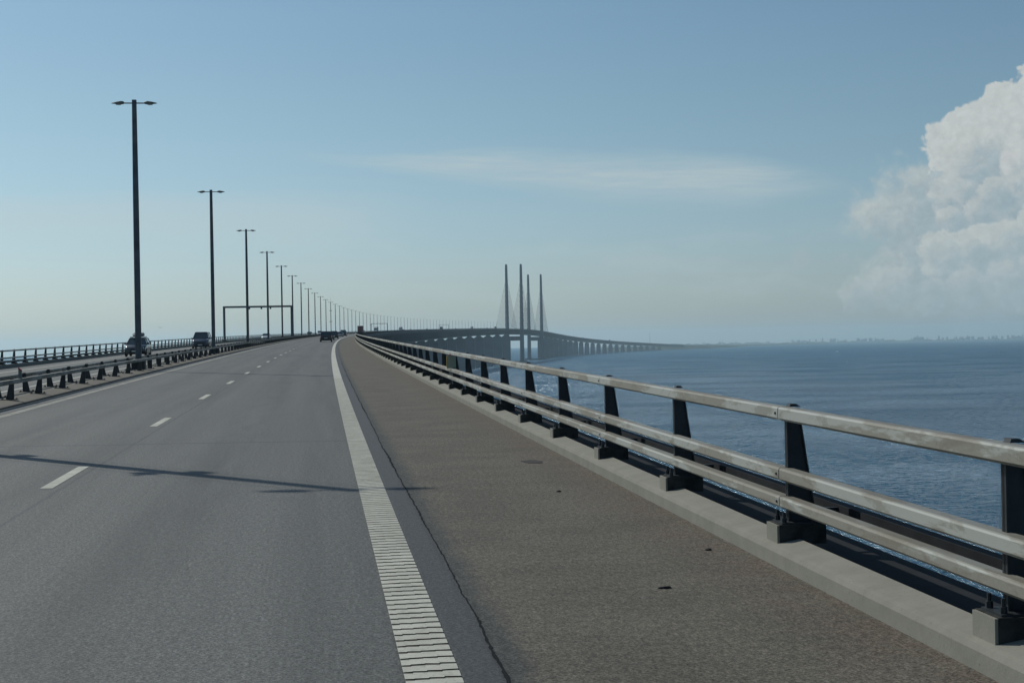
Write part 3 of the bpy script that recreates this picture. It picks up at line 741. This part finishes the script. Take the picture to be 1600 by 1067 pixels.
def car(name, paint, style='hatch', roofbox=False):
    """y forward, origin on the road under the middle"""
    root = empty(name, (0, 0, 0))
    P_ = dict(hatch=dict(L=4.35, w=.89, belt=.93, top=1.50, hood=.86, st=[-2.1, -1.9, -1.0, 1.0, 1.35, 2.0, 2.17], c0=-1.95, c1=1.15, r0=-1.55, r1=.45),
              suv=dict(L=4.65, w=.93, belt=1.05, top=1.66, hood=1.0, st=[-2.25, -2.1, -1.0, 1.1, 1.5, 2.15, 2.32], c0=-2.12, c1=1.2, r0=-1.8, r1=.5),
              estate=dict(L=4.7, w=.9, belt=.95, top=1.48, hood=.9, st=[-2.3, -2.15, -1.0, 1.05, 1.4, 2.15, 2.35], c0=-2.2, c1=1.1, r0=-1.85, r1=.4),
              van=dict(L=5.2, w=.98, belt=1.15, top=1.98, hood=1.15, st=[-2.6, -2.5, -1.0, 1.3, 1.8, 2.4, 2.6], c0=-2.52, c1=1.75, r0=-2.42, r1=.95))[style]
    w, belt, top, hood = P_['w'], P_['belt'], P_['top'], P_['hood']; st = P_['st']
    rings = [rring(w*.86, .38, belt*.93, st[0], .16), rring(w*.97, .24, belt, st[1], .16), rring(w, .2, belt, st[2], .14), rring(w, .2, belt, st[3], .14), rring(w*.985, .2, (belt+hood)/2+.02, st[4], .15), rring(w*.93, .24, hood*.88, st[5], .2), rring(w*.74, .34, hood*.74, st[6], .2)]
    m = MB(); m.loft(rings[::-1]); body = m.build('body', M[paint], root, smooth=True)
    md = body.modifiers.new('edge', 'EDGE_SPLIT'); md.split_angle = R(40)
    # glasshouse
    wi = w*.93; wt_ = w*.70
    def gl(y, z, ww): return [(-ww, y, z), (ww, y, z)]
    m = MB()
    A = [(-wi, P_['c0'], belt-.02), (wi, P_['c0'], belt-.02), (wi, P_['c1'], belt-.02), (-wi, P_['c1'], belt-.02)]
    zt_ = top-.07; B = [(-wt_, P_['r0'], zt_), (wt_, P_['r0'], zt_), (wt_, P_['r1'], zt_), (-wt_, P_['r1'], zt_)]
    m.hexa(A+B); m.build('windows', M['glass'], root, bevel=.05)
    m = MB(); m.loft([[(x*(1, 1.0, .88)[j], y*(1, 1, .95)[j], (zt_-.02, zt_+.025, top)[j]) for x, y in ((-wt_-.015, P_['r0']-.03), (wt_+.015, P_['r0']-.03), (wt_+.015, P_['r1']+.03), (-wt_-.015, P_['r1']+.03))] for j in range(3)])
    m.build('roof', M[paint], root, bevel=.02)
    m = MB()
    for sx in (-1, 1):
        for (ya, yb) in ((P_['c0'], P_['r0']), (P_['c1'], P_['r1'])): m.tube((sx*(wi+.005), ya, belt-.02), (sx*(wt_+.006), yb, zt_), .045, .035, k=6)
        ym = -.15; m.tube((sx*(wi+.004), ym, belt-.02), (sx*(wt_+.004), ym, zt_), .035, k=4)
    m.build('pillars', M[paint], root)
    wy = P_['L']/2-.85; r = .36 if style in ('suv', 'van') else .32
    for sx in (-1, 1):
        for yy in (-wy, wy): wheel(root, sx*(w-.09), yy, r)
        m = MB(); m.loft([[(sx*(w+dx), P_['c1']-.25+a*.04, belt+.08+b*hh) for a, b in ((-1, -1), (1, -1), (1, 1), (-1, 1))][::(1 if sx > 0 else -1)] for dx, hh in ((-.06, .05), (.03, .08), (.15, .07))]); m.build('mirror', M[paint], root)
        zf = hood*.72; yf = st[5]
        m = MB(); m.loft([[(sx*(w*.62+x), yf+y, zf+z) for x, z in ((-.14, -.07), (.20, -.05), (.20, .08), (-.14, .05))][::(1 if sx < 0 else -1)] for y in (-.1, .10)]); m.build('headlight', M['headlight'], root, bevel=.015)
        yr = st[0]; m = MB(); m.box(*sorted((sx*w*.52, sx*w*.86)), yr-.03, yr+.2, belt*.74, belt*.9); m.build('tail_light', M['tail'], root, bevel=.02)
    m = MB(); m.box(-w*.5, w*.5, st[6]-.1, st[6]+.012, .36, hood*.55); m.box(-w*.42, w*.42, st[6]-.1, st[6]+.008, hood*.6, hood*.72); m.build('grille', M['black'], root, bevel=.01)
    m = MB(); m.box(-.26, .26, st[6]-.02, st[6]+.022, .42, .53); m.build('number_plate', M['plate'], root)
    m = MB(); m.box(-.26, .26, st[0]-.022, st[0]+.05, .55, .66); m.build('number_plate', M['plate'], root)
    m = MB(); m.box(-w*.8, w*.8, st[0]-.05, st[0]+.1, .3, .5); m.build('bumper', M['black'], root, bevel=.03)
    if roofbox:
        for yy in (-.9, .1):
            m = MB(); m.tube((-wt_, yy, top+.06), (wt_, yy, top+.06), .025, k=6)
            for sx in (-1, 1): m.tube((sx*wt_*.95, yy, top-.03), (sx*wt_*.95, yy, top+.07), .03, k=6)
            m.build('roof_bar', M['alloy'], root)
        m = MB(); m.loft([rring(.30, top+.10, top+.22, .75, .05), rring(.42, top+.09, top+.38, .35, .1), rring(.44, top+.09, top+.43, -.6, .1), rring(.42, top+.09, top+.40, -1.35, .1)]); m.build('roof_box', M['greytarp'], root, smooth=False)
    return root
def place(o, s0, n, opp=False, label=None, cat='car', group=None):
    o.location = pt(s0, n, .004); e = math.atan(float(np.interp(s0, zn, zv))*1e-3)
    o.rotation_euler = (e if not opp else -e, 0, -head(s0)+(math.pi if opp else 0)); tag(o, label, cat, group)
GO, GS = 'vehicles in the oncoming lanes', 'vehicles ahead in the same lanes'
place(car('family_car', 'carblack', 'suv', True), 139, -16.6, True, 'dark car with a grey roof box, oncoming behind the nearest lamp post', 'car', GO)
place(car('van', 'navy', 'van'), 185, -15.0, True, 'dark blue van with a wide windscreen, oncoming left of the second lamp post', 'van', GO)
place(car('car', 'white', 'estate'), 335, -15.5, True, 'small white car, oncoming, seen behind the fourth lamp post', 'car', GO)
place(car('car', 'carblack', 'suv'), 242, -1.05, False, 'nearest dark car driving ahead, seen from behind in the right lane', 'car', GS)
place(car('car', 'carblack', 'hatch'), 284, -1.1, False, 'black car just ahead of the nearest dark car, half hidden by it', 'car', GS)
place(car('car', 'navy', 'suv'), 331, -.9, False, 'dark high-roofed car third in the line ahead', 'car', GS)
place(car('car', 'silver', 'estate'), 432, -1.2, False, 'silver car fourth in the line ahead', 'car', GS)
place(car('van', 'carblack', 'van'), 485, -1.3, False, 'small dark van just beyond the silver car', 'van', GS)
c0 = car('car', 'carblack', 'suv'); place(c0, 565, -15.6, True, 'small dark car, oncoming, between the seventh and eighth lamp posts', 'car', GO)
c1 = car('car', 'white', 'van'); place(c1, 640, -15.4, True, 'small white van, oncoming, beside the ninth lamp post', 'van', GO)
def truck(body, cab='white', L=13.0):
    root = empty('truck', (0, 0, 0))
    m = MB(); m.box(-1.27, 1.27, -L+2, 2.0, 1.15, 4.0); m.build('trailer', M[body], root, bevel=.03)
    m = MB(); m.box(-1.2, 1.2, -L+1.9, 4.5, .85, 1.149); m.build('chassis', M['black'], root)
    m = MB(); m.loft([rring(1.22, .7, 3.75, 2.5, .15), rring(1.25, .6, 3.8, 3.6, .2), rring(1.22, .55, 3.3, 4.55, .25), rring(1.15, .5, 1.9, 4.75, .2)][::-1]); m.build('cab', M[cab], root)
    m = MB(); m.hexa([(-1.1, 4.62, 1.95), (1.1, 4.62, 1.95), (1.1, 4.76, 1.95), (-1.1, 4.76, 1.95), (-1.05, 4.42, 2.95), (1.05, 4.42, 2.95), (1.05, 4.62, 2.95), (-1.05, 4.62, 2.95)]); m.build('windscreen', M['glass'], root)
    for yy in (-L+3.2, -L+4.5, -L+5.8, 2.2, 3.7):
        for sx in (-1, 1): wheel(root, sx*1.08, yy, .5, .3)
    m = MB(); m.box(-.02, .02, -L+1.985, -L+1.999, 1.2, 3.95); m.build('door_seam', M['black'], root)
    for sx in (-1, 1):
        m = MB(); m.box(*sorted((sx*.8, sx*1.15)), -L+1.86, -L+1.92, .9, 1.08); m.build('tail_light', M['tail'], root)
    return root
T0 = truck('maroon'); place(T0, 745, -1.3, False, 'maroon lorry at the bend, where the right guard rail meets the horizon', 'lorry', GS)
T1 = truck('greytarp'); kT = kid_map(T1)
place(T1, 1245, -15.5, True, 'grey lorry on the far deck beneath the second gantry', 'lorry', GO)
for s0, n, lb in ((1560, -15.3, 'boxy lorry against the sky, first lorry right of the second gantry'), (1985, -2.0, 'tall lorry on the far deck, left of the faint third gantry'),
                  (2560, -15.2, 'small far lorry right of the third gantry, left of the pylons'), (2810, -2.2, 'smallest far lorry just left of the near pylon'), (5050, -15.2, 'faint lorry on the descending deck right of the pylons'), (5600, -2.0, 'faintest lorry near the mast on the descending deck')):
    place(copy_tree(T1, None, kT), s0, n, n < -9, lb, 'lorry', GO if n < -9 else GS)
kc = kid_map(c0)
for s0, n, lb in ((1090, -15.4, 'dark car speck on the deck left of the grey lorry'), (1400, -2.0, 'dark car speck on the deck just right of the second gantry'), (1700, -15.6, 'dark car speck midway between two far lorries'),
                  (1800, -5.0, 'lone dark car speck left of the tall lorry'), (2330, -15.4, 'dark car speck below the third gantry'), (2700, -5.2, 'dark car speck between the two smallest lorries'), (4700, -2.2, 'car speck right of the pylons on the descending deck')):
    place(copy_tree(c0, None, kc), s0, n, n < -9, lb, 'car', GO if n < -9 else GS)

# ------------------------------------------------------------------ small things
def small(name, label, cat, s0, n, z, builder, group=None):
    c = pt(s0, n, z); root = empty(name, c, (0, 0, -head(s0))); tag(root, label, cat, group); builder(root); return root
def delin(r):
    m = MB(); m.hexa([(-.045, -.02, 0), (.045, -.02, 0), (.045, .02, 0), (-.045, .02, 0), (-.045, -.02, .30), (.045, -.02, .22), (.045, .02, .22), (-.045, .02, .30)]); m.build('body', M['greyplastic'], r)
    m = MB(); m.hexa([(-.047, -.022, .255), (.047, -.022, .175), (.047, .022, .175), (-.047, .022, .255), (-.047, -.022, .302), (.047, -.022, .222), (.047, .022, .222), (-.047, .022, .302)]); m.build('reflector', M['red'], r)
small('marker_post', 'short grey marker with slanted red top on the median rail, at left edge', 'marker', 42.6, -8.04, .65, delin)
def snow(r):
    m = MB(); m.box(-.11, .13, -.05, .03, 0, .36); m.build('panel', M['panelgrey'], r, bevel=.01)
    m = MB(); m.box(-.135, -.111, -.04, .04, 0, .36); m.build('edge_strip', M['yellow'], r)
    m = MB(); m.hexa([(-.12, -.035, .30), (-.02, -.035, .36), (-.02, .0, .36), (-.12, .0, .30), (-.12, -.035, .34), (-.02, -.035, .42), (-.02, 0, .42), (-.12, 0, .34)]); m.build('reflector', M['red'], r)
small('marker_box', 'small grey box with yellow edge and red corner on the right guard rail', 'marker', 44.0, 3.70, .76, snow)
def litter(verts):
    def f(r):
        m = MB(); a = [(x, y, .0) for x, y in verts]; b = [(x*.8, y*.8, z) for (x, y), z in zip(verts, [.008, .014, .01, .016, .012, .01][:len(verts)])]
        m.loft([a, b]); m.build('scrap', M['litter'], r)
    return f
small('rubber_scrap', 'flat dark rubber scrap on the brown shoulder, nearest the camera', 'debris', 10.95, 2.46, .003, litter([(-.05, -.012), (.0, -.02), (.055, -.008), (.05, .012), (.0, .006), (-.05, .014)]), 'scraps on the shoulder')
small('rubber_scrap', 'small dark scrap on the shoulder close to the kerb, right of the nearest scrap', 'debris', 12.75, 3.25, .003, litter([(-.03, -.02), (.01, -.03), (.03, .0), (.02, .03), (-.02, .02), (-.03, .01)]), 'scraps on the shoulder')
small('rubber_scrap', 'tiny dark scrap on the shoulder below the oval stain', 'debris', 17.6, 2.72, .003, litter([(-.03, -.02), (.01, -.03), (.03, .0), (.02, .03), (-.02, .02), (-.03, .01)]), 'scraps on the shoulder')
# oval oily stain lying on the shoulder
m = MB(); c = pt(21.6, 2.96, .0045)
ring = []
for i in range(26):
    a = 2*math.pi*i/26; rr_ = 1+rnd.uniform(-.22, .22); ring.append(pt(21.6+.26*rr_*math.sin(a), 2.96+.15*rr_*math.cos(a), .0045))
m.add(ring, [tuple(range(26))]); tag(m.build('oil_stain', M['litter']), kind='structure')
# buoys and a boat
def buoy(x, y, label, h=6.5, stick=True):
    z = drop(x, y); root = empty('sea_mark', (x, y, z)); tag(root, label, 'buoy', 'sea marks in the strait')
    m = MB(); k = 10
    def rg(r, zz): return [(r*math.cos(2*math.pi*i/k), r*math.sin(2*math.pi*i/k), zz) for i in range(k)]
    m.loft([rg(1.0, -.5), rg(1.2, .3), rg(1.0, 1.0), rg(.4, 1.3)]); m.build('float', M['dark'], root)
    m = MB(); m.tube((0, 0, 1.2), (0, 0, h), .32, .22, k=8); m.tube((0, 0, h), (0, 0, h+.8), .55, .1, k=8); m.build('pillar', M['dark'], root)
buoy(736, 3708, 'leftmost slim dark buoy, in front of the far piers', 9.5)
buoy(910, 3457, 'middle slim dark buoy, right of the last piers', 9.5)
buoy(1415, 3066, 'rightmost slim dark buoy, far out at right', 8)
buoy(518, 3365, 'short dark buoy beside the foot of the far pylon', 1.6)
buoy(844, 2385, 'short dark buoy alone on open water, nearest of the sea marks', 1.6)
bt = empty('boat', (1480, 4266, drop(1480, 4266)), (0, 0, R(100))); tag(bt, 'tiny white motor boat far out on the water', 'boat')
m = MB(); m.loft([rring(1.3, -.3, 1.0, -4.5, .3), rring(1.6, -.4, 1.1, 0, .4), rring(1.1, -.3, 1.3, 3, .4), rring(.15, .3, 1.5, 5, .1)][::-1]); m.build('hull', M['white'], bt)
m = MB(); m.box(-1, 1, -2, 1.2, 1.05, 2.4); m.build('cabin', M['white'], bt, bevel=.2)
# a gull over the oncoming carriageway
def gull(x, y, z, label, rot):
    root = empty('gull', (x, y, z), (0, R(4), rot)); tag(root, label, 'bird')
    m = MB()
    rings = []
    for yy, r in ((-.22, .01), (-.12, .045), (0, .06), (.12, .05), (.2, .03), (.27, .008)): rings.append([(r*math.cos(t), yy, r*math.sin(t)) for t in [k*math.pi/4 for k in range(8)]][::-1])
    m.loft(rings)
    for sg in (-1, 1):
        m.loft([[(sg*x_, yy+dy, zz+dz) for dy, dz in ((-.07*c_, -.008), (.07*c_, -.008), (.07*c_, .008), (-.07*c_, .008))][::(1 if sg > 0 else -1)] for x_, yy, zz, c_ in ((.03, 0, .01, 1), (.3, .05, .08, .85), (.65, -.08, .03, .25))])
    m.build('gull_body', M['greytarp'], root)
gull(-29.8, 298.5, 44.1, 'gull gliding low over the oncoming lanes, right of the nearest lamp post', .4)

# ------------------------------------------------------------------ far city skyline
sk = [(1100, 22, 60), (1124, 45, 25), (1128, 40, 20), (1150, 26, 60), (1200, 25, 60), (1248, 38, 60), (1256, 32, 100), (1275, 50, 30), (1285, 66, 28), (1305, 60, 28), (1309, 46, 22), (1348, 34, 60), (1352, 38, 40), (1375, 30, 150),
      (1396, 28, 60), (1431, 60, 26), (1434, 82, 24), (1438, 62, 26), (1467, 72, 36), (1480, 55, 40), (1494, 58, 26), (1512, 68, 10), (1530, 38, 60), (1545, 48, 30), (1557, 62, 34), (1566, 50, 40), (1575, 60, 40), (1583, 56, 60), (1592, 52, 50), (1598, 66, 24), (1610, 55, 70), (1625, 70, 40)]
sk = [(a_, b_, max(10, c_*.55)) for a_, b_, c_ in sk] + [(rnd.uniform(1235, 1640), rnd.uniform(34, 56), rnd.uniform(12, 34)) for _ in range(46)]
for i, (px, h, w) in enumerate(sk):
    a = YAW + math.atan((px-800)/2400.0); D = 15750+rnd.uniform(-150, 500); x, y = D*math.sin(a), D*math.cos(a)
    b = empty('tower_block', (x, y, drop(x, y)), (0, 0, -a+rnd.uniform(-.2, .2)))
    m = MB(); m.box(-w/2, w/2, -w/3, w/3, 0, h*.62+8); m.build('tower', M['tower'], b)
    m = MB()
    if w < 12: m.tube((0, 0, h*.62+8), (0, 0, h+22), 1.6, .6, k=6)
    else: m.box(-w/5, w/5, -w/6, w/6, h*.62+8, h*.62+10+rnd.uniform(0, 4))
    m.build('rooftop', M['tower'], b)
    tag(b, 'faint hazy grey building in the city skyline on the horizon at right', 'building', 'city skyline on the horizon')

# ------------------------------------------------------------------ the hazy air
hz = MB(); hz.box(-26500, 26500, -26500, 26500, -98, 214); v = bpy.data.materials.new('haze'); v.use_nodes = True; nt = v.node_tree; nt.nodes.clear()
pv = nt.nodes.new('ShaderNodeVolumePrincipled'); pv.inputs['Color'].default_value = (0.68, 0.90, 0.985, 1); pv.inputs['Density'].default_value = 6.0e-5; pv.inputs['Anisotropy'].default_value = 0.35
oo = nt.nodes.new('ShaderNodeOutputMaterial'); nt.links.new(pv.outputs[0], oo.inputs['Volume'])
tag(hz.build('haze', v), kind='stuff')
